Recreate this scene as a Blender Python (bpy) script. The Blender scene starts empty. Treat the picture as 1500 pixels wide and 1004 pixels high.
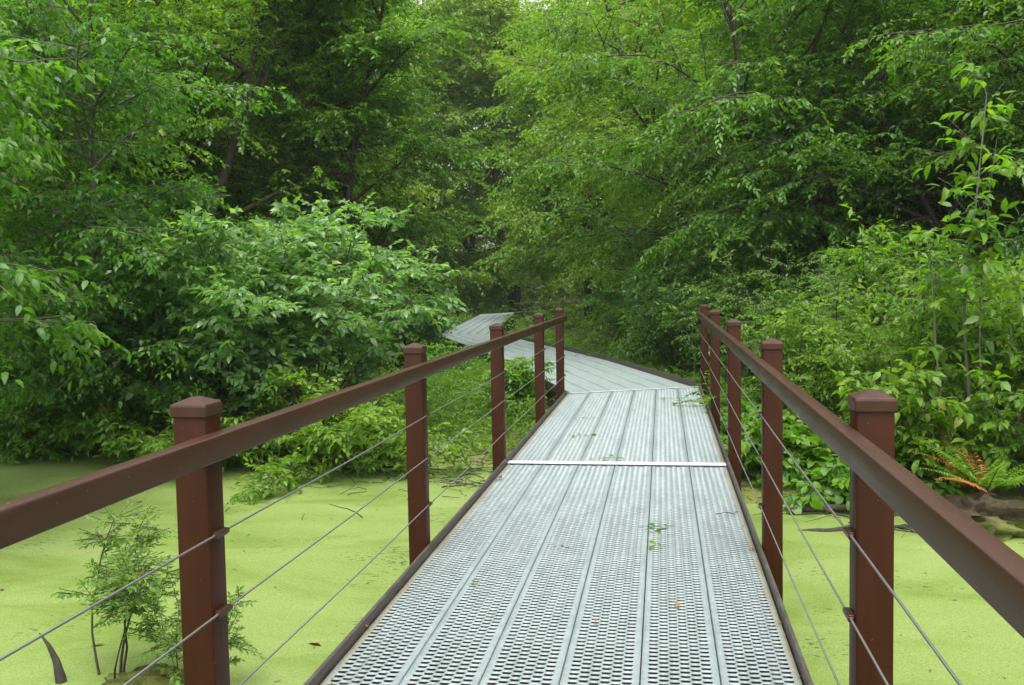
import bpy, bmesh, math, random
import numpy as np
from mathutils import Vector, Matrix

S = bpy.context.scene
COL = S.collection
rng = np.random.default_rng(7)
random.seed(7)
R = math.radians

# ------------------------------------------------------------------ camera
cam_d = bpy.data.cameras.new('camera')
cam = bpy.data.objects.new('camera', cam_d)
COL.objects.link(cam)
YAW, PITCH, ROLL = 0.1590, 0.0607, -0.0187
fw = Vector((-math.sin(YAW)*math.cos(PITCH), math.cos(YAW)*math.cos(PITCH), -math.sin(PITCH)))
r0 = Vector((math.cos(YAW), math.sin(YAW), 0)); u0 = r0.cross(fw)
rt = r0*math.cos(ROLL) + u0*math.sin(ROLL)
up = -r0*math.sin(ROLL) + u0*math.cos(ROLL)
mw = Matrix((rt, up, -fw)).transposed().to_4x4()
mw.translation = Vector((0.3938, 0.0, 1.4886))
cam.matrix_world = mw
cam_d.sensor_width = 36.0
cam_d.lens = 1378.9/1500*36.0
cam_d.clip_end = 600
S.camera = cam

# ------------------------------------------------------------------ light
SUN_EL, SUN_AZ = R(70), R(175)          # overcast: a broad soft sun high behind the cloud
w = bpy.data.worlds.new('World'); S.world = w; w.use_nodes = True
nt = w.node_tree; nt.nodes.clear()
sky = nt.nodes.new('ShaderNodeTexSky'); sky.sky_type = 'NISHITA'; sky.sun_disc = False
sky.sun_elevation = SUN_EL; sky.sun_rotation = SUN_AZ; sky.dust_density = 4.0; sky.air_density = 1.0; sky.ozone_density = 1.0
hs = nt.nodes.new('ShaderNodeHueSaturation'); hs.inputs['Saturation'].default_value = 0.16; hs.inputs['Value'].default_value = 1.0
bg = nt.nodes.new('ShaderNodeBackground'); bg.inputs['Strength'].default_value = 0.15
ow = nt.nodes.new('ShaderNodeOutputWorld')
nt.links.new(sky.outputs[0], hs.inputs['Color']); nt.links.new(hs.outputs[0], bg.inputs['Color']); nt.links.new(bg.outputs[0], ow.inputs['Surface'])
sl = bpy.data.lights.new('sun', 'SUN'); sl.energy = 1.5; sl.angle = R(48); sl.color = (1.0, 0.97, 0.92)
so = bpy.data.objects.new('sun', sl); COL.objects.link(so)
sd = Vector((math.sin(SUN_AZ)*math.cos(SUN_EL), math.cos(SUN_AZ)*math.cos(SUN_EL), math.sin(SUN_EL)))
so.rotation_euler = sd.to_track_quat('Z', 'Y').to_euler()
S.view_settings.view_transform = 'Standard'; S.view_settings.look = 'None'
S.view_settings.exposure = 1.3; S.view_settings.gamma = 1.0
cy = S.cycles
cy.max_bounces = 6; cy.diffuse_bounces = 4; cy.glossy_bounces = 2; cy.transmission_bounces = 4; cy.transparent_max_bounces = 8
cy.use_denoising = True; cy.caustics_reflective = False; cy.caustics_refractive = False

# ------------------------------------------------------------------ materials
def mat(name):
    m = bpy.data.materials.new(name); m.use_nodes = True
    t = m.node_tree; t.nodes.clear()
    o = t.nodes.new('ShaderNodeOutputMaterial')
    p = t.nodes.new('ShaderNodeBsdfPrincipled')
    t.links.new(p.outputs[0], o.inputs['Surface'])
    return m, t, p, o
def N(t, typ, **kw):
    n = t.nodes.new(typ)
    for k, v in kw.items(): setattr(n, k, v)
    return n
def noise(t, coord, scale, detail=4, rough=.6, dist=0):
    n = N(t, 'ShaderNodeTexNoise'); n.inputs['Scale'].default_value = scale; n.inputs['Detail'].default_value = detail
    n.inputs['Roughness'].default_value = rough; n.inputs['Distortion'].default_value = dist
    t.links.new(coord, n.inputs['Vector']); return n
def ramp(t, fac, stops):
    r = N(t, 'ShaderNodeValToRGB'); e = r.color_ramp.elements
    while len(e) < len(stops): e.new(.5)
    for x, (p, c) in zip(e, stops): x.position = p; x.color = (*c, 1) if len(c) == 3 else c
    t.links.new(fac, r.inputs[0]); return r
def mix(t, fac, a, b, mode='MIX'):
    m = N(t, 'ShaderNodeMix', data_type='RGBA', blend_type=mode)
    for s, v in ((m.inputs[0], fac), (m.inputs[6], a), (m.inputs[7], b)):
        if hasattr(v, 'is_linked'): t.links.new(v, s)
        else: s.default_value = v if not isinstance(v, tuple) or len(v) == 4 else (*v, 1)
    return m.outputs[2]
def bump(t, p, h, strength, dist):
    b = N(t, 'ShaderNodeBump'); b.inputs['Strength'].default_value = strength; b.inputs['Distance'].default_value = dist
    t.links.new(h, b.inputs['Height']); t.links.new(b.outputs[0], p.inputs['Normal']); return b
def coord(t, which='Object'):
    return N(t, 'ShaderNodeTexCoord').outputs[which]
def worldpos(t):
    return N(t, 'ShaderNodeNewGeometry').outputs['Position']
def scaled(t, c, s):
    m = N(t, 'ShaderNodeMapping'); m.inputs['Scale'].default_value = s; t.links.new(c, m.inputs[0]); return m.outputs[0]

LEAFM = {}
def leaf_mat(name, dark, mid, light, accent=None, trans=.5, rough=.42, spec=.5):
    m, t, p, o = mat(name)
    a = N(t, 'ShaderNodeAttribute', attribute_name='tint')
    st = [(0.0, dark), (.45, mid), (.93, light)]
    if accent: st.append((.985, accent))
    c = ramp(t, a.outputs['Fac'], st)
    oi = N(t, 'ShaderNodeObjectInfo')
    hv = N(t, 'ShaderNodeHueSaturation')
    mr = N(t, 'ShaderNodeMapRange'); mr.inputs[3].default_value = .488; mr.inputs[4].default_value = .512
    t.links.new(oi.outputs['Random'], mr.inputs[0]); t.links.new(mr.outputs[0], hv.inputs['Hue'])
    hv.inputs['Saturation'].default_value = 1.02
    t.links.new(c.outputs[0], hv.inputs['Color'])
    t.links.new(hv.outputs[0], p.inputs['Base Color'])
    p.inputs['Roughness'].default_value = rough; p.inputs['Specular IOR Level'].default_value = spec
    tr = N(t, 'ShaderNodeBsdfTranslucent')
    hb = mix(t, 1.0, hv.outputs[0], (1.75, 1.95, .58, 1), 'MULTIPLY')
    t.links.new(hb, tr.inputs['Color'])
    ms = N(t, 'ShaderNodeMixShader'); ms.inputs[0].default_value = trans
    t.links.new(p.outputs[0], ms.inputs[1]); t.links.new(tr.outputs[0], ms.inputs[2]); t.links.new(ms.outputs[0], o.inputs['Surface'])
    LEAFM[name] = m
    return m
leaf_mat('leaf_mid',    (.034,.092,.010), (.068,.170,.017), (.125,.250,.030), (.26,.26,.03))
leaf_mat('leaf_dark',   (.024,.078,.013), (.048,.142,.021), (.090,.200,.034), (.18,.22,.03))
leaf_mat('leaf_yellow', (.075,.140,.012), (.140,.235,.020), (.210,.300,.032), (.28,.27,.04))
leaf_mat('leaf_blue',   (.085,.180,.060), (.140,.265,.098), (.205,.340,.145), (.26,.31,.08), rough=.34, spec=.7)
leaf_mat('leaf_fresh',  (.060,.145,.014), (.110,.225,.020), (.180,.300,.034), (.30,.32,.05))
leaf_mat('leaf_feather',(.075,.150,.034), (.125,.220,.050), (.180,.260,.065), (.24,.16,.05))
leaf_mat('leaf_rust',   (.20,.075,.018), (.27,.11,.03), (.33,.16,.05), trans=.2)
leaf_mat('leaf_ground', (.048,.110,.012), (.088,.175,.018), (.145,.235,.028), (.22,.19,.04))
leaf_mat('leaf_dead',   (.06,.030,.012), (.11,.058,.022), (.17,.10,.045), trans=.1)

def bark(name, a, b):
    m, t, p, o = mat(name)
    c = scaled(t, coord(t), (9, 9, 2.0)); n = noise(t, c, 3, 6, .7)
    r = ramp(t, n.outputs['Fac'], [(.3, a), (.7, b)])
    t.links.new(r.outputs[0], p.inputs['Base Color']); p.inputs['Roughness'].default_value = .9
    bump(t, p, n.outputs['Fac'], .8, .02); return m
M_bark = bark('bark', (.022,.018,.014), (.075,.062,.048))
M_barklight = bark('bark_pale', (.06,.052,.042), (.17,.15,.125))
M_wet = bark('wet_wood', (.014,.011,.008), (.055,.043,.030))

# galvanised steel
def steel(name, stain):
    m, t, p, o = mat(name)
    c = coord(t)
    n = noise(t, c, 14, 5, .65); n2 = noise(t, c, 90, 2, .5)
    col = ramp(t, n.outputs['Fac'], [(.25, (.175,.218,.218)), (.75, (.255,.300,.297))]).outputs[0]
    ng = noise(t, scaled(t, c, (5, .7, 1)), 2.0, 6, .7); gr = ramp(t, ng.outputs['Fac'], [(.32, (.80,.80,.78)), (.6, (1.08,1.08,1.08))]).outputs[0]
    col = mix(t, 1.0, col, gr, 'MULTIPLY')
    nd = noise(t, c, 22, 5, .75); df = ramp(t, nd.outputs['Fac'], [(.66, (0,0,0)), (.80, (.55,.55,.55))]).outputs[0]
    col = mix(t, df, col, (.085,.075,.052))
    if stain:
        sx = N(t, 'ShaderNodeSeparateXYZ'); t.links.new(c, sx.inputs[0])
        edge = N(t, 'ShaderNodeMapRange'); edge.inputs[1].default_value = .075 if stain > 0 else -.075
        edge.inputs[2].default_value = .149 if stain > 0 else -.149
        t.links.new(sx.outputs['X'], edge.inputs[0])
        ns = noise(t, scaled(t, c, (6, 1.1, 1)), 2.2, 6, .75)
        mu = N(t, 'ShaderNodeMath', operation='MULTIPLY'); t.links.new(edge.outputs[0], mu.inputs[0]); t.links.new(ns.outputs['Fac'], mu.inputs[1])
        f = ramp(t, mu.outputs[0], [(.14, (0,0,0)), (.5, (.9,.9,.9))]).outputs[0]
        ns2 = noise(t, c, 9, 3, .6)
        rust = ramp(t, ns2.outputs['Fac'], [(.4, (.21,.20,.14)), (.62, (.22,.175,.095)), (.76, (.20,.085,.03))]).outputs[0]
        col = mix(t, f, col, rust)
    t.links.new(col, p.inputs['Base Color'])
    p.inputs['Metallic'].default_value = .08
    rr = ramp(t, n2.outputs['Fac'], [(.3, (.40,)*3), (.7, (.55,)*3)]); t.links.new(rr.outputs[0], p.inputs['Roughness'])
    return m
M_steel = steel('galvanised_steel', 0); M_steelL = steel('galvanised_steel_stained_a', -1); M_steelR = steel('galvanised_steel_stained_b', 1)
m, t, p, o = mat('bright_aluminium'); M_bar = m
n = noise(t, coord(t), 30, 4); r = ramp(t, n.outputs['Fac'], [(.3, (.45,.45,.45)), (.7, (.54,.54,.54))]); t.links.new(r.outputs[0], p.inputs['Base Color']); p.inputs['Metallic'].default_value = .1; p.inputs['Roughness'].default_value = .45
m, t, p, o = mat('dark_kerb_steel'); M_kerb = m
n = noise(t, scaled(t, coord(t), (4, 1.2, 4)), 6, 6, .7); r = ramp(t, n.outputs['Fac'], [(.3, (.030,.026,.022)), (.62, (.075,.066,.056)), (.8, (.11,.085,.06))]); t.links.new(r.outputs[0], p.inputs['Base Color']); p.inputs['Roughness'].default_value = .5
bump(t, p, n.outputs['Fac'], .3, .004)
m, t, p, o = mat('beam_steel'); M_beam = m
n = noise(t, coord(t), 6, 4); r = ramp(t, n.outputs['Fac'], [(.3, (.03,.028,.026)), (.7, (.07,.06,.05))]); t.links.new(r.outputs[0], p.inputs['Base Color']); p.inputs['Roughness'].default_value = .7
# brown powder coat
def brown(name, a, b, rough, grain=(7, 7, 1.0), spec=.45):
    m, t, p, o = mat(name)
    c = coord(t)
    n = noise(t, scaled(t, c, grain), 3, 6, .65); n2 = noise(t, c, 160, 3, .6)
    col = ramp(t, n.outputs['Fac'], [(.3, a), (.72, b)]).outputs[0]
    n3 = noise(t, scaled(t, c, tuple(4.3*q for q in grain)), 3.0, 5, .7)
    f = ramp(t, n3.outputs['Fac'], [(.66, (0,0,0)), (.78, (.5,.5,.5))]).outputs[0]
    col = mix(t, f, col, (.085,.060,.045))
    n4 = noise(t, c, 75, 2, .5); f5 = ramp(t, n4.outputs['Fac'], [(.735, (0,0,0)), (.76, (.8,.8,.8))]).outputs[0]
    col = mix(t, f5, col, (.14,.125,.105))
    t.links.new(col, p.inputs['Base Color'])
    rr = ramp(t, n.outputs['Fac'], [(.3, (rough-.06,)*3), (.7, (rough+.1,)*3)]); t.links.new(rr.outputs[0], p.inputs['Roughness'])
    p.inputs['Specular IOR Level'].default_value = spec
    bump(t, p, n2.outputs['Fac'], .12, .0008)
    return m
M_post = brown('brown_powder_coat_post', (.030,.0078,.0020), (.044,.0114,.0030), .48, spec=.2)
M_rail = brown('brown_powder_coat_rail', (.036,.0134,.0066), (.050,.0190,.0092), .36, (7, .9, 7), .38)
m, t, p, o = mat('steel_cable'); M_cable = m
wv = N(t, 'ShaderNodeTexWave'); wv.inputs['Scale'].default_value = 60; t.links.new(coord(t), wv.inputs[0])
r = ramp(t, wv.outputs['Fac'], [(0, (.16,.16,.155)), (1, (.34,.34,.33))]); t.links.new(r.outputs[0], p.inputs['Base Color']); p.inputs['Metallic'].default_value = .7; p.inputs['Roughness'].default_value = .45

# duckweed, water, soil
m, t, p, o = mat('duckweed'); M_duck = m
c = worldpos(t)
fine = N(t, 'ShaderNodeTexVoronoi'); fine.inputs['Scale'].default_value = 170; t.links.new(c, fine.inputs['Vector'])
grain = noise(t, c, 60, 4, .75)
big = noise(t, scaled(t, c, (.55, 1.1, 1)), 1.3, 6, .62, .6)
streak = noise(t, scaled(t, c, (.7, 2.6, 1)), 3.2, 8, .72, .8)
c1 = ramp(t, big.outputs['Fac'], [(.30, (.102,.160,.022)), (.50, (.158,.220,.054)), (.72, (.195,.248,.082))]).outputs[0]
f1 = ramp(t, grain.outputs['Fac'], [(.30, (.74,.74,.74)), (.62, (1.10,1.10,1.10))]).outputs[0]
c2 = mix(t, 1.0, c1, f1, 'MULTIPLY')
cellv = N(t, 'ShaderNodeSeparateXYZ'); t.links.new(fine.outputs['Color'], cellv.inputs[0])
f2 = ramp(t, cellv.outputs[0], [(0, (.80,.84,.7)), (1, (1.16,1.13,1.16))]).outputs[0]
c3 = mix(t, 1.0, c2, f2, 'MULTIPLY')
f3 = ramp(t, streak.outputs['Fac'], [(.60, (0,0,0)), (.74, (.75,.75,.75))]).outputs[0]
c4 = mix(t, f3, c3, (.15,.235,.022))
speck = noise(t, scaled(t, c, (1, 1.7, 1)), 16, 3, .6); patch = noise(t, c, .9, 3, .5)
ms_ = N(t, 'ShaderNodeMath', operation='MULTIPLY'); t.links.new(speck.outputs['Fac'], ms_.inputs[0]); t.links.new(patch.outputs['Fac'], ms_.inputs[1])
f4 = ramp(t, ms_.outputs[0], [(.365, (0,0,0)), (.42, (.85,.85,.85))]).outputs[0]
c5 = mix(t, f4, c4, (.035,.045,.012))
t.links.new(c5, p.inputs['Base Color']); p.inputs['Roughness'].default_value = .75; p.inputs['Specular IOR Level'].default_value = .25
bump(t, p, fine.outputs['Distance'], .3, .003)
m, t, p, o = mat('pond_water'); M_water = m
n = noise(t, worldpos(t), 3, 3); r = ramp(t, n.outputs['Fac'], [(.3, (.012,.016,.006)), (.7, (.03,.034,.012))]); t.links.new(r.outputs[0], p.inputs['Base Color']); p.inputs['Roughness'].default_value = .12
m, t, p, o = mat('forest_soil'); M_soil = m
c = worldpos(t)
n = noise(t, c, 2.2, 8, .7); n2 = noise(t, c, 26, 6, .75)
c1 = ramp(t, n.outputs['Fac'], [(.28, (.030,.020,.012)), (.5, (.060,.042,.024)), (.7, (.060,.070,.020))]).outputs[0]
f1 = ramp(t, n2.outputs['Fac'], [(.3, (.4,.4,.4)), (.7, (1.5,1.4,1.2))]).outputs[0]
sz = N(t, 'ShaderNodeSeparateXYZ'); t.links.new(c, sz.inputs[0])
wl = N(t, 'ShaderNodeMapRange'); wl.inputs[1].default_value = -.45; wl.inputs[2].default_value = -.69; t.links.new(sz.outputs['Z'], wl.inputs[0])
n3 = noise(t, c, 5, 6, .7); mm = N(t, 'ShaderNodeMath', operation='MULTIPLY'); t.links.new(wl.outputs[0], mm.inputs[0]); t.links.new(n3.outputs['Fac'], mm.inputs[1])
gf = ramp(t, mm.outputs[0], [(.16, (0,0,0)), (.36, (.9,.9,.9))]).outputs[0]
cs = mix(t, gf, mix(t, 1.0, c1, f1, 'MULTIPLY'), (.17,.20,.03))
t.links.new(cs, p.inputs['Base Color']); p.inputs['Roughness'].default_value = .95
bump(t, p, n2.outputs['Fac'], 1.0, .04)

# ------------------------------------------------------------------ helpers
def tag(o, label=None, cat=None, group=None, kind=None):
    if label: o['label'] = label
    if cat: o['category'] = cat
    if group: o['group'] = group
    if kind: o['kind'] = kind
    return o
def empty(name, loc, rz=0, parent=None):
    o = bpy.data.objects.new(name, None); COL.objects.link(o); o.location = loc; o.rotation_euler = (0, 0, rz)
    o.empty_display_size = .2
    if parent: o.parent = parent
    return o
def link(name, me, m, parent=None, loc=(0, 0, 0), rz=0):
    o = bpy.data.objects.new(name, me); COL.objects.link(o); o.location = loc; o.rotation_euler = (0, 0, rz)
    if m and len(me.materials) == 0: me.materials.append(m)
    if parent: o.parent = parent
    return o
def from_bm(bm, name, m, parent=None, loc=(0, 0, 0), rz=0, smooth=False):
    me = bpy.data.meshes.new(name); bm.to_mesh(me); bm.free()
    if smooth: me.shade_smooth()
    return link(name, me, m, parent, loc, rz)
def raw_mesh(name, V, F, tint=None, smooth=False):
    """V (n,3), F (m,k) arrays of one polygon size"""
    V = np.asarray(V, np.float32); F = np.asarray(F, np.int32); k = F.shape[1]
    me = bpy.data.meshes.new(name)
    me.vertices.add(len(V)); me.vertices.foreach_set('co', V.ravel())
    me.loops.add(F.size); me.loops.foreach_set('vertex_index', F.ravel())
    me.polygons.add(len(F)); me.polygons.foreach_set('loop_start', np.arange(0, F.size, k, dtype=np.int32))
    if smooth: me.polygons.foreach_set('use_smooth', np.ones(len(F), bool))
    if tint is not None:
        a = me.attributes.new('tint', 'FLOAT', 'FACE'); a.data.foreach_set('value', np.asarray(tint, np.float32))
    me.update(calc_edges=True); return me
def box(bm, x0, x1, y0, y1, z0, z1, bev=0):
    v = [bm.verts.new((x, y, z)) for z in (z0, z1) for y in (y0, y1) for x in (x0, x1)]
    fs = [bm.faces.new([v[i] for i in q]) for q in ((0,2,3,1),(4,5,7,6),(0,1,5,4),(2,6,7,3),(0,4,6,2),(1,3,7,5))]
    if bev:
        es = list({e for f in fs for e in f.edges})
        bmesh.ops.bevel(bm, geom=es, offset=bev, segments=3, affect='EDGES', profile=.5)
def unit(a): return a/np.maximum(np.linalg.norm(a, axis=-1, keepdims=True), 1e-9)
def tubes(P, rad, sides):
    """P (n,k,3) polylines, rad (n,k) -> V, F(quads)"""
    n, k, _ = P.shape
    T = np.gradient(P, axis=1); T = unit(T)
    ref = np.where(np.abs(T[..., 2:3]) > .9, np.array([1., 0, 0]), np.array([0, 0, 1.]))
    A = unit(np.cross(T, ref)); B = np.cross(T, A)
    th = np.arange(sides)*2*np.pi/sides
    V = P[:, :, None] + rad[:, :, None, None]*(np.cos(th)[None, None, :, None]*A[:, :, None] + np.sin(th)[None, None, :, None]*B[:, :, None])
    idx = np.arange(n*k*sides).reshape(n, k, sides)
    a = idx[:, :-1]; b = idx[:, 1:]
    F = np.stack([a, np.roll(a, -1, 2), np.roll(b, -1, 2), b], -1).reshape(-1, 4)
    return V.reshape(-1, 3), F
class Acc:
    def __init__(s): s.V = []; s.F = []; s.T = []; s.n = 0
    def add(s, V, F, T=None):
        s.V.append(V); s.F.append(F + s.n); s.n += len(V)
        if T is not None: s.T.append(T)
    def mesh(s, name, smooth=False):
        return raw_mesh(name, np.concatenate(s.V), np.concatenate(s.F), np.concatenate(s.T) if s.T else None, smooth)
# leaf shapes: x along, y across, z up
LV = {
 2: (np.array([[0,0,0],[.45,.5,.10],[1,0,-.06],[.45,-.5,.10]]), np.array([[0,2,1],[0,3,2]])),
 4: (np.array([[0,0,0],[.42,.5,.10],[.48,0,.02],[.42,-.5,.10],[1,0,-.16]]), np.array([[0,2,1],[2,4,1],[0,3,2],[2,3,4]])),
 8: (np.array([[0,0,0],[.30,0,.03],[.66,0,.0],[1,0,-.17],[.24,.44,.10],[.62,.40,.07],[.24,-.44,.10],[.62,-.40,.07]]),
     np.array([[0,1,4],[1,5,4],[1,2,5],[2,3,5],[0,6,1],[1,6,7],[1,7,2],[2,7,3]])),
}
def leaves(acc, P, D, Nn, L, Wd, lod, tint):
    T, F = LV[lod]; k = len(T)
    Sx = unit(np.cross(Nn, D)); Nn = np.cross(D, Sx)
    curl = rng.uniform(.3, 1.6, len(P))[:, None, None]
    V = P[:, None] + L[:, None, None]*(T[None, :, 0:1]*D[:, None] + T[None, :, 1:2]*Wd[:, None, None]*Sx[:, None] + T[None, :, 2:3]*curl*Nn[:, None])
    FF = (F[None] + (np.arange(len(P))*k)[:, None, None]).reshape(-1, 3)
    acc.add(V.reshape(-1, 3), FF, np.repeat(tint, len(F)))
def twig_leaves(acc, P, D, L, m, leaf, wd, lod, droop=.35, flat=.55, bias=0., opp=False):
    """leaves on n twigs: start P, unit direction D, length L"""
    n = len(P)
    tt = (np.arange(m) + .6)/m
    tt = tt[None] + rng.uniform(-.3, .3, (n, m))/m
    side = unit(np.cross(D, np.array([0, 0, 1.])) + 1e-4)
    upv = np.cross(side, D)
    sg = np.where(np.arange(m) % 2, 1., -1.)[None, :, None]
    pos = P[:, None] + D[:, None]*(L[:, None]*tt)[..., None]
    pos[..., 2] -= .25*(tt**2)*L[:, None]*droop*2
    ang = rng.normal(.95, .25, (n, m)); ang[:, -1] *= .2
    dirv = D[:, None]*np.cos(ang)[..., None] + side[:, None]*sg*np.sin(ang)[..., None]
    dirv = dirv + rng.normal(0, .22, (n, m, 3)); dirv[..., 2] -= rng.gamma(2., droop/2, (n, m))
    dirv = unit(dirv)
    nn = np.array([0, 0, 1.]) + rng.normal(0, flat, (n, m, 3)) + upv[:, None]*.4
    ll = leaf*rng.uniform(.6, 1.25, (n, m))
    clump = rng.normal(0, .13, (n, 1))
    ti = np.clip(rng.normal(.45 + bias, .17, (n, m)) + clump, 0, .93)
    ti = np.where(rng.random((n, m)) < .006, 1.0, ti)
    leaves(acc, pos.reshape(-1, 3), dirv.reshape(-1, 3), unit(nn).reshape(-1, 3), ll.ravel(), np.full(n*m, wd), lod, ti.ravel())
def polyline(P0, D0, L, k, droop, wob):
    """grow n polylines, n starts; returns (n,k,3)"""
    n = len(P0); pts = [P0]; d = D0.copy(); st = (L/(k-1))[:, None]
    for i in range(k-1):
        pts.append(pts[-1] + d*st)
        d = d + rng.normal(0, wob, (n, 3)); d[:, 2] -= droop*(i+1)/(k-1)
        d = unit(d)
    return np.stack(pts, 1)
def along(PL, idx, t):
    """point & tangent on polylines PL[idx] at t in 0..1"""
    k = PL.shape[1]; x = np.clip(t, 0, .9999)*(k-1); i = x.astype(int); f = (x-i)[:, None]
    a = PL[idx, i]; b = PL[idx, i+1]
    return a*(1-f)+b*f, unit(b-a)
def fork(D, ang, sgn, vert=.0):
    side = unit(np.cross(D, np.array([0, 0, 1.])) + 1e-4)
    d = D*np.cos(ang)[:, None] + side*(sgn*np.sin(ang))[:, None]
    d[:, 2] += vert
    return unit(d)

def tree_meshes(h, reach, s0=.12, nl=44, nsec=9, ntw=7, m=8, leaf=.10, wd=.5, lod=2, stems=1, r=.14, droop=.5, elev=(-.05, .75), lean=.12, bias=0., twl=.42, crown_top=None, ldroop=.35):
    """-> (trunk mesh, crown mesh), base at the origin"""
    tr = Acc(); cr = Acc()
    base = np.zeros((stems, 3)); base[:, :2] = rng.normal(0, .12 if stems > 1 else 0, (stems, 2))
    az = rng.uniform(0, 6.28) + np.arange(stems)*6.28/stems + rng.normal(0, .3, stems)
    ln = lean*rng.uniform(.6, 1.3, stems)*(1.8 if stems > 1 else 1)
    d0 = unit(np.stack([np.cos(az)*ln, np.sin(az)*ln, np.ones(stems)], 1))
    T = polyline(base, d0, np.full(stems, h)*rng.uniform(.85, 1.0, stems), 12, -.05, .05)
    rr = r/math.sqrt(stems)*1.3*np.linspace(1, .12, 12)[None]*np.ones((stems, 1))
    rr[:, 0] *= 1.35
    V, F = tubes(T, rr, 8); tr.add(V, F)
    # limbs
    si = rng.integers(0, stems, nl); s = s0 + (1-s0)*np.sort(rng.random(nl)**.9); s = np.minimum(s, .98)
    P, Tg = along(T, si, s)
    a = rng.uniform(0, 6.28, nl)
    el = elev[0] + (elev[1]-elev[0])*s + rng.normal(0, .26, nl)
    D = np.stack([np.cos(a)*np.cos(el), np.sin(a)*np.cos(el), np.sin(el)], 1)
    prof = (1-(s-.5)**2*1.7); prof = np.clip(prof, .25, 1)
    L = reach*prof*rng.uniform(.6, 1.15, nl)
    LB = polyline(P, D, L, 7, droop*.28, .10)
    lr = (r*.30*(1-.6*s)+.012)[:, None]*np.linspace(1, .2, 7)[None]
    V, F = tubes(LB, lr, 5); tr.add(V, F)
    # secondaries
    ii = np.repeat(np.arange(nl), nsec); tt = np.tile((np.arange(nsec)+.8)/nsec, nl)*.85+.13 + rng.normal(0, .03, nl*nsec)
    P, Tg = along(LB, ii, tt)
    sg = np.where(np.arange(nl*nsec) % 2, 1., -1.)
    D = fork(Tg, rng.normal(.85, .2, len(P)), sg) + rng.normal(0, .18, (len(P), 3)); D = unit(D)
    L2 = L[ii]*(.48-.25*tt)*rng.uniform(.7, 1.3, len(P)) + .25
    SB = polyline(P, D, L2, 5, droop*.30, .14)
    V, F = tubes(SB, (.012*np.linspace(1, .35, 5))[None]*np.ones((len(P), 1)), 3); tr.add(V, F)
    SB = np.concatenate([SB, LB[:, ::-1][:, [4, 3, 2, 1, 0]]])
    ns = len(SB)
    ii = np.repeat(np.arange(ns), ntw); tt = np.tile((np.arange(ntw)+.7)/ntw, ns) + rng.normal(0, .05, ns*ntw)
    P, Tg = along(SB, ii, np.clip(tt, .05, 1))
    sg = np.where(np.arange(len(P)) % 2, 1., -1.)
    D = unit(fork(Tg, rng.normal(.75, .3, len(P)), sg) + rng.normal(0, .28, (len(P), 3)) - np.array([0, 0, .12*droop*2]))
    twig_leaves(cr, P, D, twl*rng.uniform(.6, 1.25, len(P)), m, leaf, wd, lod, ldroop, bias=bias)
    return tr.mesh('trunk', True), cr.mesh('crown')
def plant_tree(name, loc, rz, meshes, lm, bm_, label, cat='tree', group=None, sc=1.0, parts=('trunk', 'crown')):
    e = empty(name, loc, rz); e.scale = (sc,)*3 if not isinstance(sc, tuple) else sc
    a = link(parts[0], meshes[0], bm_, e); b = link(parts[1], meshes[1], lm, e)
    tag(e, label, cat, group); return e
def shrub_meshes(h, spread, nst=14, nsec=8, ntw=5, m=8, leaf=.085, wd=.52, lod=4, droop=.35, out=.75, low=.25, bias=0., twl=.28, ldroop=.3, r=.014, base=.25, dark_low=0):
    tr = Acc(); cr = Acc()
    a = np.arange(nst)*2.4 + rng.normal(0, .4, nst); q = np.sqrt(rng.random(nst))
    P = np.stack([np.cos(a)*q*base*spread, np.sin(a)*q*base*spread, np.zeros(nst)], 1)
    tilt = out*q*rng.uniform(.7, 1.2, nst)
    D = unit(np.stack([np.cos(a)*tilt*spread/h, np.sin(a)*tilt*spread/h, np.ones(nst)], 1))
    L = h*rng.uniform(.7, 1.12, nst)*np.sqrt(1+(tilt*spread/h)**2*.6)
    SB = polyline(P, D, L, 8, droop*.22, .09)
    V, F = tubes(SB, (r*np.linspace(1, .25, 8))[None]*rng.uniform(.7, 1.4, (nst, 1)), 5); tr.add(V, F)
    ii = np.repeat(np.arange(nst), nsec); tt = np.tile(low + (1-low)*(np.arange(nsec)+.5)/nsec, nst) + rng.normal(0, .03, nst*nsec)
    P, Tg = along(SB, ii, np.clip(tt, .1, 1))
    az = rng.uniform(0, 6.28, len(P)); D = unit(Tg*.6 + np.stack([np.cos(az), np.sin(az), rng.normal(.1, .3, len(P))], 1))
    L2 = spread*.34*rng.uniform(.5, 1.2, len(P))*(1.15-.55*tt)
    BB = polyline(P, D, L2, 5, droop*.3, .13)
    V, F = tubes(BB, (r*.35*np.linspace(1, .35, 5))[None]*np.ones((len(P), 1)), 3); tr.add(V, F)
    BB = np.concatenate([BB, SB[:, 3:8]])
    ns = len(BB); ii = np.repeat(np.arange(ns), ntw); tt = np.tile((np.arange(ntw)+.8)/ntw, ns) + rng.normal(0, .05, ns*ntw)
    P, Tg = along(BB, ii, np.clip(tt, .05, 1)); sg = np.where(np.arange(len(P)) % 2, 1., -1.)
    D = unit(fork(Tg, rng.normal(.7, .3, len(P)), sg) + rng.normal(0, .3, (len(P), 3)))
    LL = twl*rng.uniform(.6, 1.25, len(P))
    V, F = tubes(np.stack([P, P+D*(LL*.9)[:, None]], 1), np.full((len(P), 2), .0022), 3); tr.add(V, F)
    twig_leaves(cr, P, D, LL, m, leaf, wd, lod, ldroop, bias=bias)
    return tr.mesh('stems', True), cr.mesh('foliage')
def plant_shrub(name, loc, rz, meshes, lm, label, group=None, cat='shrub', sc=1.0, bm_=None):
    return plant_tree(name, loc, rz, meshes, lm, bm_ or M_bark, label, cat, group, sc, ('stems', 'foliage'))

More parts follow.
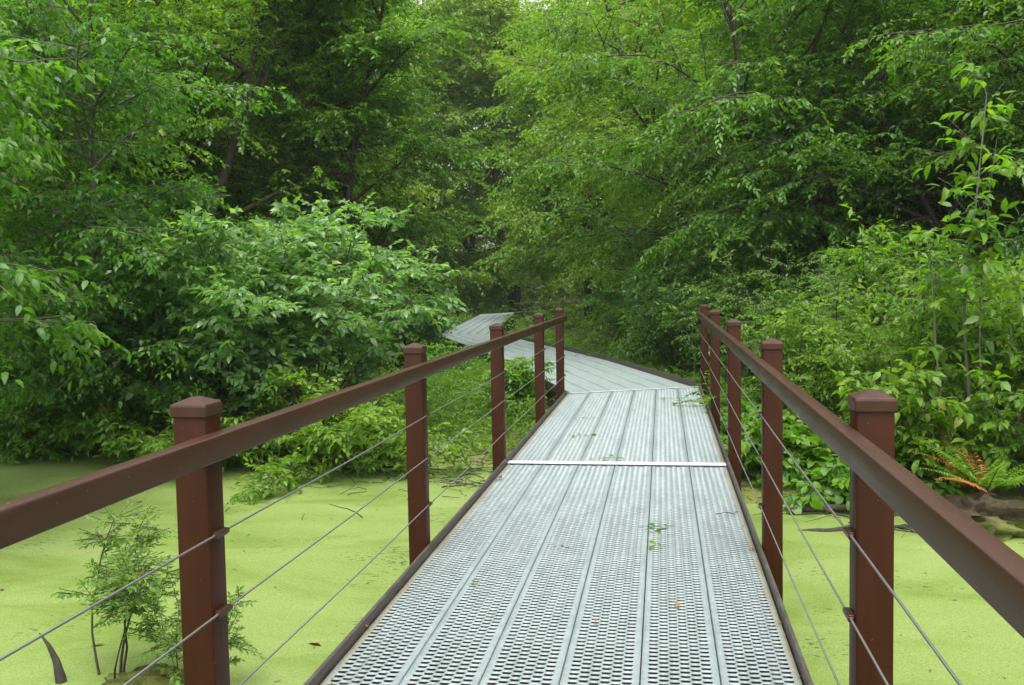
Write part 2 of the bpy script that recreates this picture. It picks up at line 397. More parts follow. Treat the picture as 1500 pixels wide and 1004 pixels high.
# ------------------------------------------------------------------ ground, water, duckweed
PX = np.array([-60, -14, -9, -5, -2.5, -.9, .9, 1.6, 2.4, 3.2, 4.5, 6, 9, 60.])
PY = np.array([20, 14.2, 13.4, 12.4, 11.4, 10.6, 9.8, 9.3, 8.8, 8.5, 8.0, 7.2, 6.0, 4.])
WL = -.70
_ph = np.random.default_rng(3).uniform(0, 6.28, 12)
def wob(x, y):
    return .5*np.sin(1.3*x+_ph[0]+.7*np.sin(.9*y))+.3*np.sin(2.9*x+1.7*y+_ph[1])+.25*np.sin(3.7*y-2.1*x+_ph[2])+.15*np.sin(7.1*x+_ph[3])*np.sin(6.3*y+_ph[4])
def gz(x, y):
    x = np.asarray(x, float); y = np.asarray(y, float)
    d = y - np.interp(x, PX, PY) + .5*wob(x, y)
    z = np.where(d > 0, WL + .30*(1-np.exp(-np.maximum(d, 0)/2.2)) + .10*np.maximum(0, np.minimum(d/3, 1))*wob(x*.8, y*.8), WL + np.maximum(d*.22, -.7))
    far = np.clip((np.hypot(x, y)-45)/60, 0, 1)
    return z + far*1.5
def grid_axis(lo, hi, fine_lo, fine_hi, step):
    a = list(np.arange(fine_lo, fine_hi+1e-6, step)); s = step; x = fine_hi
    while x < hi: s *= 1.25; x += s; a.append(x)
    s = step; x = fine_lo
    while x > lo: s *= 1.25; x -= s; a.insert(0, x)
    return np.array(a)
gx = grid_axis(-100, 100, -14, 9, .16); gy = grid_axis(-80, 100, 3, 30, .16)
X, Y = np.meshgrid(gx, gy); Z = gz(X, Y) + rng.normal(0, .008, X.shape)
V = np.stack([X, Y, Z], -1).reshape(-1, 3); idx = np.arange(X.size).reshape(X.shape)
F = np.stack([idx[:-1, :-1], idx[:-1, 1:], idx[1:, 1:], idx[1:, :-1]], -1).reshape(-1, 4)
tag(link('ground', raw_mesh('ground', V, F, smooth=True), M_soil), kind='structure')
def sheet(name, z, m, kind, x0=-40, x1=30, y0=-25, y1=20):
    return tag(link(name, raw_mesh(name, [[x0, y0, z], [x1, y0, z], [x1, y1, z], [x0, y1, z]], [[0, 1, 2, 3]]), m), kind=kind)
sheet('water', WL-.012, M_water, 'structure')
sheet('duckweed', WL, M_duck, 'stuff')

# ------------------------------------------------------------------ boardwalk
PW, PITCHR, NC = .2983, .0413, 6
CW = .0405
def plank_mesh(length, nu=7, ns=4, dots=True, width=PW, gap=.0045, op=.40):
    """punched steel plank, local x across (centred), y from 0 to length; strands between lens-shaped holes are real"""
    acc = Acc()
    nrow = int(length/PITCHR); u = np.linspace(0, 1, nu); s = np.linspace(0, 1, ns)
    cw = CW*width/PW
    open_ = op*np.clip(1-(2*u-1)**2, 0, 1)**.75
    hump = (1-(2*u-1)**2)
    c0 = -cw*NC/2
    for c in range(NC):
        off = .5*(c % 2)
        k = np.arange(-1, nrow+1)
        v0 = off + .5 + open_; v1 = off + 1.5 - open_
        vv = v0[:, None]*(1-s)[None] + v1[:, None]*s[None]
        y = (k[:, None, None] + vv[None])*PITCHR
        arch = 1-(2*s-1)**2
        z = hump[:, None]*(-.0060 + .0080*arch[None]) + 0*y
        x = (c0 + c*cw + u*cw)[None, :, None] + 0*y
        y = np.clip(y, 0, length)
        V = np.stack([x, y, z], -1).reshape(-1, 3)
        idx = np.arange(len(k)*nu*ns).reshape(len(k), nu, ns)
        F = np.stack([idx[:, :-1, :-1], idx[:, 1:, :-1], idx[:, 1:, 1:], idx[:, :-1, 1:]], -1).reshape(-1, 4)
        yq = V[F][:, :, 1]; F = F[(yq.max(1)-yq.min(1)) > 1e-6]
        acc.add(V, F)
    for sg in (-1, 1):      # flat margin with a turned-down lip
        x0 = sg*cw*NC/2; x1 = sg*(width/2-gap); x2 = sg*(width/2-gap*.55)
        V = np.array([[x0,0,0],[x1,0,.0015],[x2,0,-.002],[x2,0,-.05],[x0,length,0],[x1,length,.0015],[x2,length,-.002],[x2,length,-.05]])
        q = [[0,1,5,4],[1,2,6,5],[2,3,7,6]]
        acc.add(V, np.array(q) if sg > 0 else np.array([f[::-1] for f in q]))
        if dots:
            yy = (np.arange(nrow)+.5)*PITCHR; xm = sg*(cw*NC/2+.011); r_ = .0032
            a = np.stack([np.full(nrow, xm), yy, np.full(nrow, .0032)], 1)
            ring = [a + np.array([dx, dy, -.0030]) for dx, dy in ((-r_, -r_), (r_, -r_), (r_, r_), (-r_, r_))]
            ringt = [a + np.array([dx*.4, dy*.4, 0]) for dx, dy in ((-r_, -r_), (r_, -r_), (r_, r_), (-r_, r_))]
            VV = np.stack(ring+ringt, 1).reshape(-1, 3); o8 = (np.arange(nrow)*8)[:, None, None]
            FF = (np.array([[0,1,5,4],[1,2,6,5],[2,3,7,6],[3,0,4,7],[4,5,6,7]])[None]+o8).reshape(-1, 4)
            acc.add(VV, FF)
    return acc.mesh('plank', True)
def cut(me, planes, mw):
    """cut a mesh (already world-placed by mw) by world planes (co, outward normal), returns it in local space"""
    bm = bmesh.new(); bm.from_mesh(me); inv = mw.inverted()
    for co, no in planes:
        c = inv @ Vector(co); n = (inv.to_3x3() @ Vector(no)).normalized()
        bmesh.ops.bisect_plane(bm, geom=bm.verts[:]+bm.edges[:]+bm.faces[:], plane_co=c, plane_no=n, clear_outer=True, dist=1e-6)
    bm.to_mesh(me); bm.free(); me.update(); return me
def perp(p, q, sign):
    d = Vector((q[0]-p[0], q[1]-p[1], 0)).normalized(); return Vector((-d.y, d.x, 0))*sign
def section(label, o_left, ang, width, A, B, detail, kerbs=(True, True), joist=True, gap=.0045, kh=.046, op=.40):
    """deck section: left edge line through o_left with heading ang (radians left of +y); A, B = end lines (left point, right point)"""
    e = empty('deck_section', (o_left[0], o_left[1], 0), ang); tag(e, label, 'boardwalk', 'grating sections of the boardwalk')
    mw_ = Matrix.Translation((o_left[0], o_left[1], 0)) @ Matrix.Rotation(ang, 4, 'Z'); inv = mw_.inverted()
    la = [inv @ Vector((*q, 0)) for q in A]; lb = [inv @ Vector((*q, 0)) for q in B]
    y0 = min(v.y for v in la)-.02; y1 = max(v.y for v in lb)+.02
    skewA = abs(la[0].y-la[1].y) > .01; skewB = abs(lb[0].y-lb[1].y) > .01
    planes = [(Vector((*A[0], 0)), perp(A[0], A[1], -1)), (Vector((*B[0], 0)), perp(B[0], B[1], 1))]
    pw = width/6; shared = None
    for i in range(6):
        cx_ = (i+.5)*pw
        if skewA or skewB or shared is None:
            me = plank_mesh(y1-y0, *detail, width=pw, gap=gap, op=op)
            cut(me, planes, mw_ @ Matrix.Translation((cx_, y0, 0)))
            if not (skewA or skewB): shared = me
        else: me = shared
        mt = M_steelL if i == 0 else M_steelR if i == 5 else M_steel
        if len(me.materials) == 0: me.materials.append(M_steel)
        o = link('plank', me, None, e, (cx_, y0, 0)); o.material_slots[0].link = 'OBJECT'; o.material_slots[0].material = mt
    for sg, on in ((0, kerbs[0]), (1, kerbs[1])):
        if not on: continue
        ya = (la[sg].y, lb[sg].y); bm = bmesh.new()
        x = -.022 if sg == 0 else width+.004
        box(bm, x, x+.018, ya[0], ya[1], -.20 if kh < .05 else -.09, kh if (kh < .05 or sg) else .02, .004)
        from_bm(bm, 'kerb', M_kerb, e)
        if joist:
            bm = bmesh.new(); x = .03 if sg == 0 else width-.09
            box(bm, x, x+.06, max(la[0].y, la[1].y)+.1, min(lb[0].y, lb[1].y)-.1, -.30, -.055)
            from_bm(bm, 'stringer', M_beam, e)
    if joist:
        ys = np.arange(max(la[0].y, la[1].y)+.35, min(lb[0].y, lb[1].y)-.2, .62)
        for yy in ys:
            bm = bmesh.new(); box(bm, .095, width-.095, yy, yy+.08, -.31, -.056); from_bm(bm, 'joist', M_beam, e)
    return e
HW = .895
def pol(p, ang): return (p[0]-math.sin(ang), p[1]+math.cos(ang))
LA, LB_ = (-HW, 12.68), (HW, 13.50)
e1 = section('near straight section of punched steel grating under the camera between the brown railings', (-HW, -2.6), 0, 2*HW, ((-HW, -2.6), (HW, -2.6)), ((-HW, 7.68), (HW, 7.68)), (7, 4, True))
e2 = section('second grating section from the white joint strip to the skewed bend', (-HW, 7.72), 0, 2*HW, ((-HW, 7.72), (HW, 7.72)), (LA, LB_), (7, 4, False), op=.34)
bm = bmesh.new(); box(bm, -HW+.004, HW-.004, 7.645, 7.755, .0105, .0165, .002); tag(from_bm(bm, 'joint_strip', M_bar), 'bright flat metal strip screwed across the deck over the first joint', 'joint strip')
def lpt(n, off, y): return ((off-n[1]*y)/n[0], y)
a3 = R(17.4); n3 = (math.cos(a3), math.sin(a3)); o3 = (2.985, 4.825)
a3b = R(21.0); n3b = (math.cos(a3b), math.sin(a3b)); o3b = (4.10, 5.93)
a4 = R(7.25); n4 = (math.cos(a4), math.sin(a4)); o4 = (-2.84, -1.05)
a5 = R(-25); n5 = (math.cos(a5), math.sin(a5)); o5 = (-28.69, -26.9)
def isect(n, o, m, q):
    d = n[0]*m[1]-n[1]*m[0]; return ((o*m[1]-n[1]*q)/d, (n[0]*q-o*m[0])/d)
def on_line(P, Q, n, o):     # where the line PQ meets the edge line n.x=o
    d = (Q[0]-P[0], Q[1]-P[1]); t = (o-n[0]*P[0]-n[1]*P[1])/(n[0]*d[0]+n[1]*d[1]); return (P[0]+t*d[0], P[1]+t*d[1])
g = .012
A3 = tuple(on_line((LA[0], LA[1]+g), (LB_[0], LB_[1]+g), n3, o) for o in o3)
B3 = tuple(lpt(n3, o, 18.48) for o in o3); A3b = tuple(lpt(n3b, o, 18.50) for o in o3b)
mL = isect(n3b, o3b[0], n4, o4[0]); mR = isect(n3b, o3b[1], n4, o4[1])
m5L = isect(n4, o4[0], n5, o5[0]); m5R = isect(n4, o4[1], n5, o5[1])
up_ = lambda q: (q[0], q[1]+g)
section('third grating section turning left just beyond the railing posts', A3[0], a3, o3[1]-o3[0], A3, B3, (5, 3, False), gap=.010, kh=.085, op=.24)
section('fourth grating section running left towards the leafy bush', A3b[0], a3b, o3b[1]-o3b[0], A3b, (mL, mR), (5, 3, False), gap=.016, kh=.085, op=.24)
section('distant grating section curving back behind the second railing post', up_(mL), a4, o4[1]-o4[0], (up_(mL), up_(mR)), (m5L, m5R), (3, 3, False), gap=.024, kh=.085, op=.24)
section('farthest grating section turning right and vanishing into the trees', up_(m5L), a5, o5[1]-o5[0], (up_(m5L), up_(m5R)), (lpt(n5, o5[0], 66), lpt(n5, o5[1], 65.2)), (3, 2, False), gap=.024, kh=.085, op=.24)
# thin skewed strip at the bend
dv = Vector((LB_[0]-LA[0], LB_[1]-LA[1], 0)); bm = bmesh.new(); box(bm, .004, dv.length-.004, -.022, .022, .0105, .0135, .0015)
tag(from_bm(bm, 'joint_strip', M_bar, None, (LA[0], LA[1], 0), math.atan2(dv.y, dv.x)), 'thin pale strip along the skewed joint where the boardwalk bends left', 'joint strip')

# railings
XI, PWD = .9214, .1016
CZ = (.768, .532, .265)
def post_meshes():
    bm = bmesh.new(); box(bm, -PWD/2, PWD/2, -PWD/2, PWD/2, -.42, 1.135, .007); me = bpy.data.meshes.new('post'); bm.to_mesh(me); bm.free(); me.shade_smooth()
    me.materials.append(M_post)
    bm = bmesh.new(); h = PWD/2+.006
    prof = [(h, 1.124), (h, 1.152), (h-.002, 1.158), (h-.007, 1.1615), (.010, 1.1785)]
    rings = []
    for hh, z in prof:
        rc = min(.007, hh*.6); ring = []
        for q, (sx, sy) in enumerate(((1, 1), (-1, 1), (-1, -1), (1, -1))):
            for a in (0, 30, 60, 90):
                th = R(a+90*q); ring.append(bm.verts.new((sx*(hh-rc)+rc*math.cos(th), sy*(hh-rc)+rc*math.sin(th), z)))
        rings.append(ring)
    for a, b in zip(rings, rings[1:]):
        for i in range(16): bm.faces.new((a[i], a[(i+1)%16], b[(i+1)%16], b[i]))
    bm.faces.new(rings[-1]); bm.faces.new(rings[0][::-1])
    cp = bpy.data.meshes.new('post_cap'); bm.to_mesh(cp); bm.free(); cp.materials.append(M_rail)
    bm = bmesh.new(); box(bm, -.006, .012, -.034, .034, -.011, .011, .003); box(bm, -.0085, .0085, -.043, .043, -.0075, .0075, .003)
    cl = bpy.data.meshes.new('cable_clip'); bm.to_mesh(cl); bm.free(); cl.materials.append(M_rail)
    return me, cp, cl
PM, CM, CLM = post_meshes()
def railing(sg, ys, yend, label):
    e = empty('railing', (sg*XI, ys[0], 0)); tag(e, label, 'railing', 'brown railings with steel cables along the bridge')
    y0 = ys[0]
    for y in ys:
        p = link('post', PM, None, e, (sg*PWD/2, y-y0+PWD/2, 0))
        link('post_cap', CM, None, p)
        for z in CZ:
            c = link('cable_clip', CLM, None, p, (-sg*(PWD/2+.011), 0, z))
            if sg < 0: c.rotation_euler = (0, 0, math.pi)
    bm = bmesh.new(); x = sorted((-sg*.0015, -sg*.0505)); box(bm, x[0], x[1], -1.2, yend-y0, .9965, 1.0735, .006)
    from_bm(bm, 'handrail', M_rail, e, smooth=True)
    for z in CZ:
        k = 60; P = np.zeros((1, k, 3)); P[0, :, 0] = -sg*.012; P[0, :, 1] = np.linspace(-1.2, ys[-1]-y0+.1, k)
        yy = P[0, :, 1]; P[0, :, 2] = z + .0025*np.cos(yy/2.65*2*np.pi)
        Vc, Fc = tubes(P, np.full((1, k), .0034), 8)
        link('cable', raw_mesh('cable', Vc, Fc, smooth=True), M_cable, e)
    return e
railing(-1, (-.10, 2.54, 5.04, 7.68, 10.39, 12.53), 12.60, 'brown steel railing along the pond side with the bush, five capped posts in view')
railing(1, (-.02, 2.70, 5.15, 7.85, 10.72, 13.40), 13.58, 'brown steel railing beside the brushy bank, its near post capped by the frame edge')

#VEG ------------------------------------------------------------------ trees
def g0(x, y): return (x, y, float(gz(x, y))-.05)
L_ = LEAFM
# mesh families (shared by trees of one kind)
mA = tree_meshes(7.0, 2.1, s0=.22, nl=50, nsec=9, ntw=7, m=8, leaf=.095, wd=.52, lod=4, r=.055, droop=.35, elev=(-.05, .5), twl=.42, ldroop=.55)
mA2 = tree_meshes(5.2, 2.2, s0=.52, nl=34, nsec=7, ntw=6, m=8, leaf=.12, wd=.48, lod=8, r=.05, droop=.45, elev=(-.1, .4), twl=.42, ldroop=.6)
mB = tree_meshes(10.5, 4.0, s0=.3, nl=66, nsec=12, ntw=8, m=11, leaf=.115, wd=.56, lod=2, stems=4, r=.26, droop=.45, elev=(.05, 1.0), lean=.24, twl=.5, ldroop=.45)
mC = tree_meshes(11, 3.8, s0=.10, nl=66, nsec=12, ntw=8, m=11, leaf=.115, wd=.56, lod=2, stems=2, r=.19, droop=.6, elev=(.0, 1.0), lean=.16, twl=.55, ldroop=.45)
mD = tree_meshes(10, 4.2, s0=.06, nl=66, nsec=12, ntw=8, m=11, leaf=.118, wd=.56, lod=2, stems=3, r=.18, droop=.6, elev=(.0, 1.0), lean=.17, twl=.55, ldroop=.42)
mE = tree_meshes(20, 5.0, s0=.07, nl=80, nsec=10, ntw=8, m=9, leaf=.22, wd=.6, lod=2, stems=2, r=.26, droop=.7, elev=(-.05, 1.0), lean=.10, twl=.9, ldroop=.45)
mF = tree_meshes(16, 5.2, s0=.15, nl=76, nsec=10, ntw=8, m=9, leaf=.20, wd=.6, lod=2, stems=2, r=.24, droop=.8, elev=(.0, .95), lean=.12, twl=.9, ldroop=.5)
mG = tree_meshes(9.5, 4.0, s0=.05, nl=68, nsec=12, ntw=8, m=11, leaf=.118, wd=.5, lod=2, stems=3, r=.16, droop=.7, elev=(.0, .9), lean=.2, twl=.55, ldroop=.52)
mH = tree_meshes(11.5, 4.2, s0=.08, nl=66, nsec=12, ntw=8, m=11, leaf=.118, wd=.52, lod=2, stems=3, r=.18, droop=.6, elev=(.0, .95), lean=.2, twl=.55, ldroop=.5)
mI = tree_meshes(10, 2.7, s0=.10, nl=70, nsec=11, ntw=8, m=11, leaf=.112, wd=.56, lod=2, stems=3, r=.15, droop=.65, elev=(.0, 1.0), lean=.07, twl=.5, ldroop=.45)

TR = [
 # x, y, rot, meshes, leaf, bark, scale, label
 (-7.0, 11.6, .4, mA, 'leaf_mid', M_barklight, .95, 'slender sapling with thin pale trunk and large drooping leaves at the pond edge', None),
 (-10.0, 12.0, 2.1, mA, 'leaf_mid', M_barklight, 1.05, 'leafy young tree behind the overhanging big-leaved one, at the frame edge', None),
 (-7.3, 7.2, 2.1, mA2, 'leaf_mid', M_barklight, 1.0, 'tree whose big leaves hang into the upper corner nearest the camera over the pond', None),
 (-10.3, 18.6, .9, mB, 'leaf_fresh', M_bark, 1.0, 'tree with several dark trunks forking in a V above the pond bush', None),
 (-10.2, 25.0, 2.0, mC, 'leaf_yellow', M_bark, 1.15, 'tall paler green tree right behind the tree with the V of dark trunks', None),
 (-6.6, 20.5, 3.5, mI, 'leaf_mid', M_bark, 1.0, 'narrow green tree whose crown edges the bright gap over the boardwalk', None),
 (-13.2, 19.5, 1.0, mD, 'leaf_mid', M_bark, .95, 'dense green tree standing behind the slender pale sapling', None),
 (-14.5, 16.0, 5.1, mC, 'leaf_mid', M_bark, .85, 'dense tree at the frame edge beyond the dark strip of pond', None),
 (-14.0, 30.0, 4.0, mC, 'leaf_yellow', M_bark, 1.3, 'taller paler tree rising behind the forked dark trunks', None),
 (-19.5, 31.0, .3, mD, 'leaf_mid', M_bark, 1.4, 'tall tree deep in the wood behind the pond saplings', None),
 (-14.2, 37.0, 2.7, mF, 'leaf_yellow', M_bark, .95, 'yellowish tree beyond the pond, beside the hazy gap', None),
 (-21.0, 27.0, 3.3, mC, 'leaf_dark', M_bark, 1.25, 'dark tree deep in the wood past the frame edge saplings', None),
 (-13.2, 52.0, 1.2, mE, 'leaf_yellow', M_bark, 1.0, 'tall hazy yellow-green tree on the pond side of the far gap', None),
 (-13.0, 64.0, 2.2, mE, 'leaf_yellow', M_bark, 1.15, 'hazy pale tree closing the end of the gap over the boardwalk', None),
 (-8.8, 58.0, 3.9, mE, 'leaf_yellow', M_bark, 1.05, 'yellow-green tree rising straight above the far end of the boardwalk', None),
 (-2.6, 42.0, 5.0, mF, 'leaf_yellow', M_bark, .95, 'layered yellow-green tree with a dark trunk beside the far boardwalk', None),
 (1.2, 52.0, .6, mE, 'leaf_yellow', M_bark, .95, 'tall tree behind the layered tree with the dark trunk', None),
 (2.0, 31.0, 1.9, mH, 'leaf_yellow', M_bark, 1.2, 'green tree overhanging the brushy side of the boardwalk bend', None),
 (2.2, 21.5, 2.9, mG, 'leaf_mid', M_bark, .95, 'green drooping tree just behind the far posts of the railing', None),
 (3.1, 25.0, .2, mH, 'leaf_dark', M_bark, 1.05, 'tall deep green tree with thin leaning trunks above the bank', None),
 (4.3, 19.5, 4.2, mG, 'leaf_dark', M_bark, .95, 'dark drooping tree behind the bright bank shrubs', None),
 (6.2, 23.0, 5.5, mH, 'leaf_dark', M_bark, 1.0, 'dark leafy tree between the drooping tree and the thick dark trunk', None),
 (6.4, 17.0, 1.4, mG, 'leaf_dark', M_bark, .85, 'low limbed dark tree shading the bank behind the big-leaved sapling', None),
 (8.4, 20.5, 3.0, mC, 'leaf_dark', M_bark, 1.0, 'tree with a thick dark trunk near the upper frame corner', None),
 (8.9, 15.5, 2.2, mG, 'leaf_dark', M_bark, .85, 'dark tree standing out past the frame edge behind the bank saplings', None),
 (8.5, 31.0, .8, mH, 'leaf_mid', M_bark, 1.2, 'broad green tree in the second row behind the bank', None),
 (4.6, 37.0, 4.4, mE, 'leaf_mid', M_bark, .8, 'tall green tree in the third row behind the bank', None),
 (13.0, 29.0, 5.0, mD, 'leaf_mid', M_bark, 1.4, 'broad tree far behind the thick dark trunk', None),
]
for x, y, rz, ms, lm, bm_, sc, lab, grp in TR:
    plant_tree('tree', g0(x, y), rz, ms, L_[lm], bm_, lab, 'tree', 'trees of the wood around the pond', sc)
# the far wood closing every view: one mass
def scatter_tree(n, xr, yr, hr, rad, leaf, m, ntw, lod=2, dens=1.0, shape='col'):
    pass
def far_wood():
    acc = Acc()
    for k in range(150):
        a = rng.uniform(-1.05, .62); d = rng.uniform(70, 100)
        x, y = .4+d*math.sin(a), d*math.cos(a); h = rng.uniform(20, 30); rad = rng.uniform(4, 6)
        n = 700
        ph = rng.uniform(0, 6.28, n); zz = rng.uniform(.0, 1, n)
        rr = rad*np.sqrt(np.clip(1-(zz*1.6-.6)**2*.8, .05, 1))*np.sqrt(rng.random(n))
        P = np.stack([x+np.cos(ph)*rr, y+np.sin(ph)*rr, .4+zz*h], 1)
        D = unit(np.stack([np.cos(ph), np.sin(ph), rng.normal(-.1, .25, n)], 1))
        twig_leaves(acc, P, D, rng.uniform(.8, 1.6, n), 9, .30, .6, 2, .45, bias=rng.normal(0, .1))
    n = 16000; a = rng.uniform(-1.05, .62, n); d = rng.uniform(72, 86, n); z = 1+7*rng.random(n)**1.2
    P = np.stack([.4+d*np.sin(a), d*np.cos(a), z], 1); az = rng.uniform(0, 6.28, n)
    twig_leaves(acc, P, unit(np.stack([np.cos(az), np.sin(az), rng.normal(0, .3, n)], 1)), rng.uniform(.8, 1.6, n), 7, .32, .6, 2, .45)
    return acc.mesh('far_wood')
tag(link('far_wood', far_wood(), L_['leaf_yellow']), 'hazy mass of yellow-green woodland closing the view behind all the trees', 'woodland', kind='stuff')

# ------------------------------------------------------------------ undergrowth
def undergrowth():
    acc = Acc()
    def patch(n, xr, yr, hr, leaf, m, ll, lod, keep=None):
        x = rng.uniform(*xr, n); y = rng.uniform(*yr, n)
        ok = np.ones(n, bool) if keep is None else keep(x, y)
        x, y = x[ok], y[ok]
        z = gz(x, y); zz = z + rng.uniform(0, 1, len(x))**1.4*rng.uniform(*hr, len(x))
        az = rng.uniform(0, 6.28, len(x)); D = unit(np.stack([np.cos(az), np.sin(az), rng.normal(.5, .35, len(x))], 1))
        twig_leaves(acc, np.stack([x, y, zz], 1), D, ll*rng.uniform(.6, 1.3, len(x)), m, leaf, .42, lod, .35)
    def walk(x, y):      # clear of the boardwalk
        left = np.interp(y, [0, 12.7, 18.5, 28.5, 49, 60], [-1.0, -1.0, -2.9, -6.7, -9.3, -4]); right = np.interp(y, [0, 13.5, 18.5, 29, 48, 60], [1.0, 1.0, -.55, -4.5, -7, -1.5])
        return (x < left) | (x > right)
    shore = lambda x, y: (y > np.interp(x, PX, PY)+.35-.4*wob(x, y)) & walk(x, y)
    patch(9500, (-4.4, -.9), (10.8, 21), (.05, .38), .062, 8, .24, 4, lambda x, y: shore(x, y) & (rng.random(len(x)) < np.clip((y-10.6)/3, .12, 1)) & (x > -2.6-(y-10.8)*.35))
    patch(4200, (-9, -2), (14, 32), (.05, .3), .085, 8, .32, 2, shore)
    patch(5000, (-1.5, 8), (9.5, 24), (.06, .45), .075, 8, .28, 4, shore)
    patch(9000, (-26, 18), (18, 66), (.2, 1.3), .17, 7, .6, 2, shore)
    patch(2500, (-20, -7), (13.5, 22), (.1, .9), .09, 7, .35, 2, shore)
    for (lx, ly), (hx, hy), dens in [((-.95, 12.7), (-2.72, 18.5), 420), ((-2.72, 18.5), (-6.55, 28.3), 700), ((-6.55, 28.3), (-9.1, 48.6), 1000), ((-.62, 18.5), (-4.65, 29), 420), ((.95, 13.5), (-.62, 18.5), 420), ((-4.6, 29), (-7.1, 48.2), 500)]:
        k = rng.random(dens); sd_ = -1 if (lx, ly) in ((-.95, 12.7), (-2.72, 18.5), (-6.55, 28.3)) else 1
        x = lx+(hx-lx)*k + sd_*((.10 if ly < 20 else .35)+rng.gamma(1.5, .35, dens)); y = ly+(hy-ly)*k; zg = gz(x, y)
        z = zg + (-.02-zg)*rng.random(dens)**.6 - (.06 if ly < 20 else .14)
        az = rng.uniform(0, 6.28, dens); D = unit(np.stack([np.cos(az)+sd_*.5, np.sin(az), rng.normal(.35, .3, dens)], 1))
        twig_leaves(acc, np.stack([x, y, z], 1), D, .22*rng.uniform(.6, 1.3, dens), 8, .08 if ly < 20 else .12, .45, 4, .4)
    return acc.mesh('undergrowth')
tag(link('undergrowth', undergrowth(), L_['leaf_ground']), 'low green weeds covering the wood floor and the shores beside the boardwalk', 'undergrowth', kind='stuff')

# ------------------------------------------------------------------ shrubs
rng = np.random.default_rng(41)
sB = [shrub_meshes(3.1, 2.1, nst=26, nsec=11, ntw=6, m=8, leaf=.13, wd=.55, lod=8, droop=.45, out=.8, low=.3, ldroop=.35, twl=.3) for _ in range(2)]
sL = shrub_meshes(1.35, 1.5, nst=16, nsec=9, ntw=6, m=8, leaf=.095, wd=.5, lod=8, droop=1.0, out=1.1, low=.3, ldroop=.35, twl=.28)
sD = [shrub_meshes(2.8, 2.0, nst=22, nsec=10, ntw=6, m=8, leaf=.09, wd=.46, lod=4, droop=.7, out=.9, low=.15, ldroop=.45, twl=.3) for _ in range(2)]
sR = [shrub_meshes(2.3, 1.35, nst=11, nsec=9, ntw=6, m=9, leaf=.11, wd=.42, lod=4, droop=.9, out=.8, low=.2, ldroop=.45, twl=.34) for _ in range(2)]
sK = shrub_meshes(1.25, .8, nst=12, nsec=7, ntw=4, m=7, leaf=.12, wd=.55, lod=8, droop=.5, out=.7, low=.2, ldroop=.65, twl=.26)
sV = shrub_meshes(.62, 1.0, nst=16, nsec=6, ntw=5, m=6, leaf=.105, wd=.85, lod=8, droop=1.0, out=1.2, low=.1, ldroop=.5, twl=.22)
sF = shrub_meshes(2.6, 1.5, nst=10, nsec=9, ntw=5, m=16, leaf=.055, wd=.36, lod=4, droop=.8, out=.8, low=.3, ldroop=.35, twl=.34)
G1 = 'shrubs along the pond'
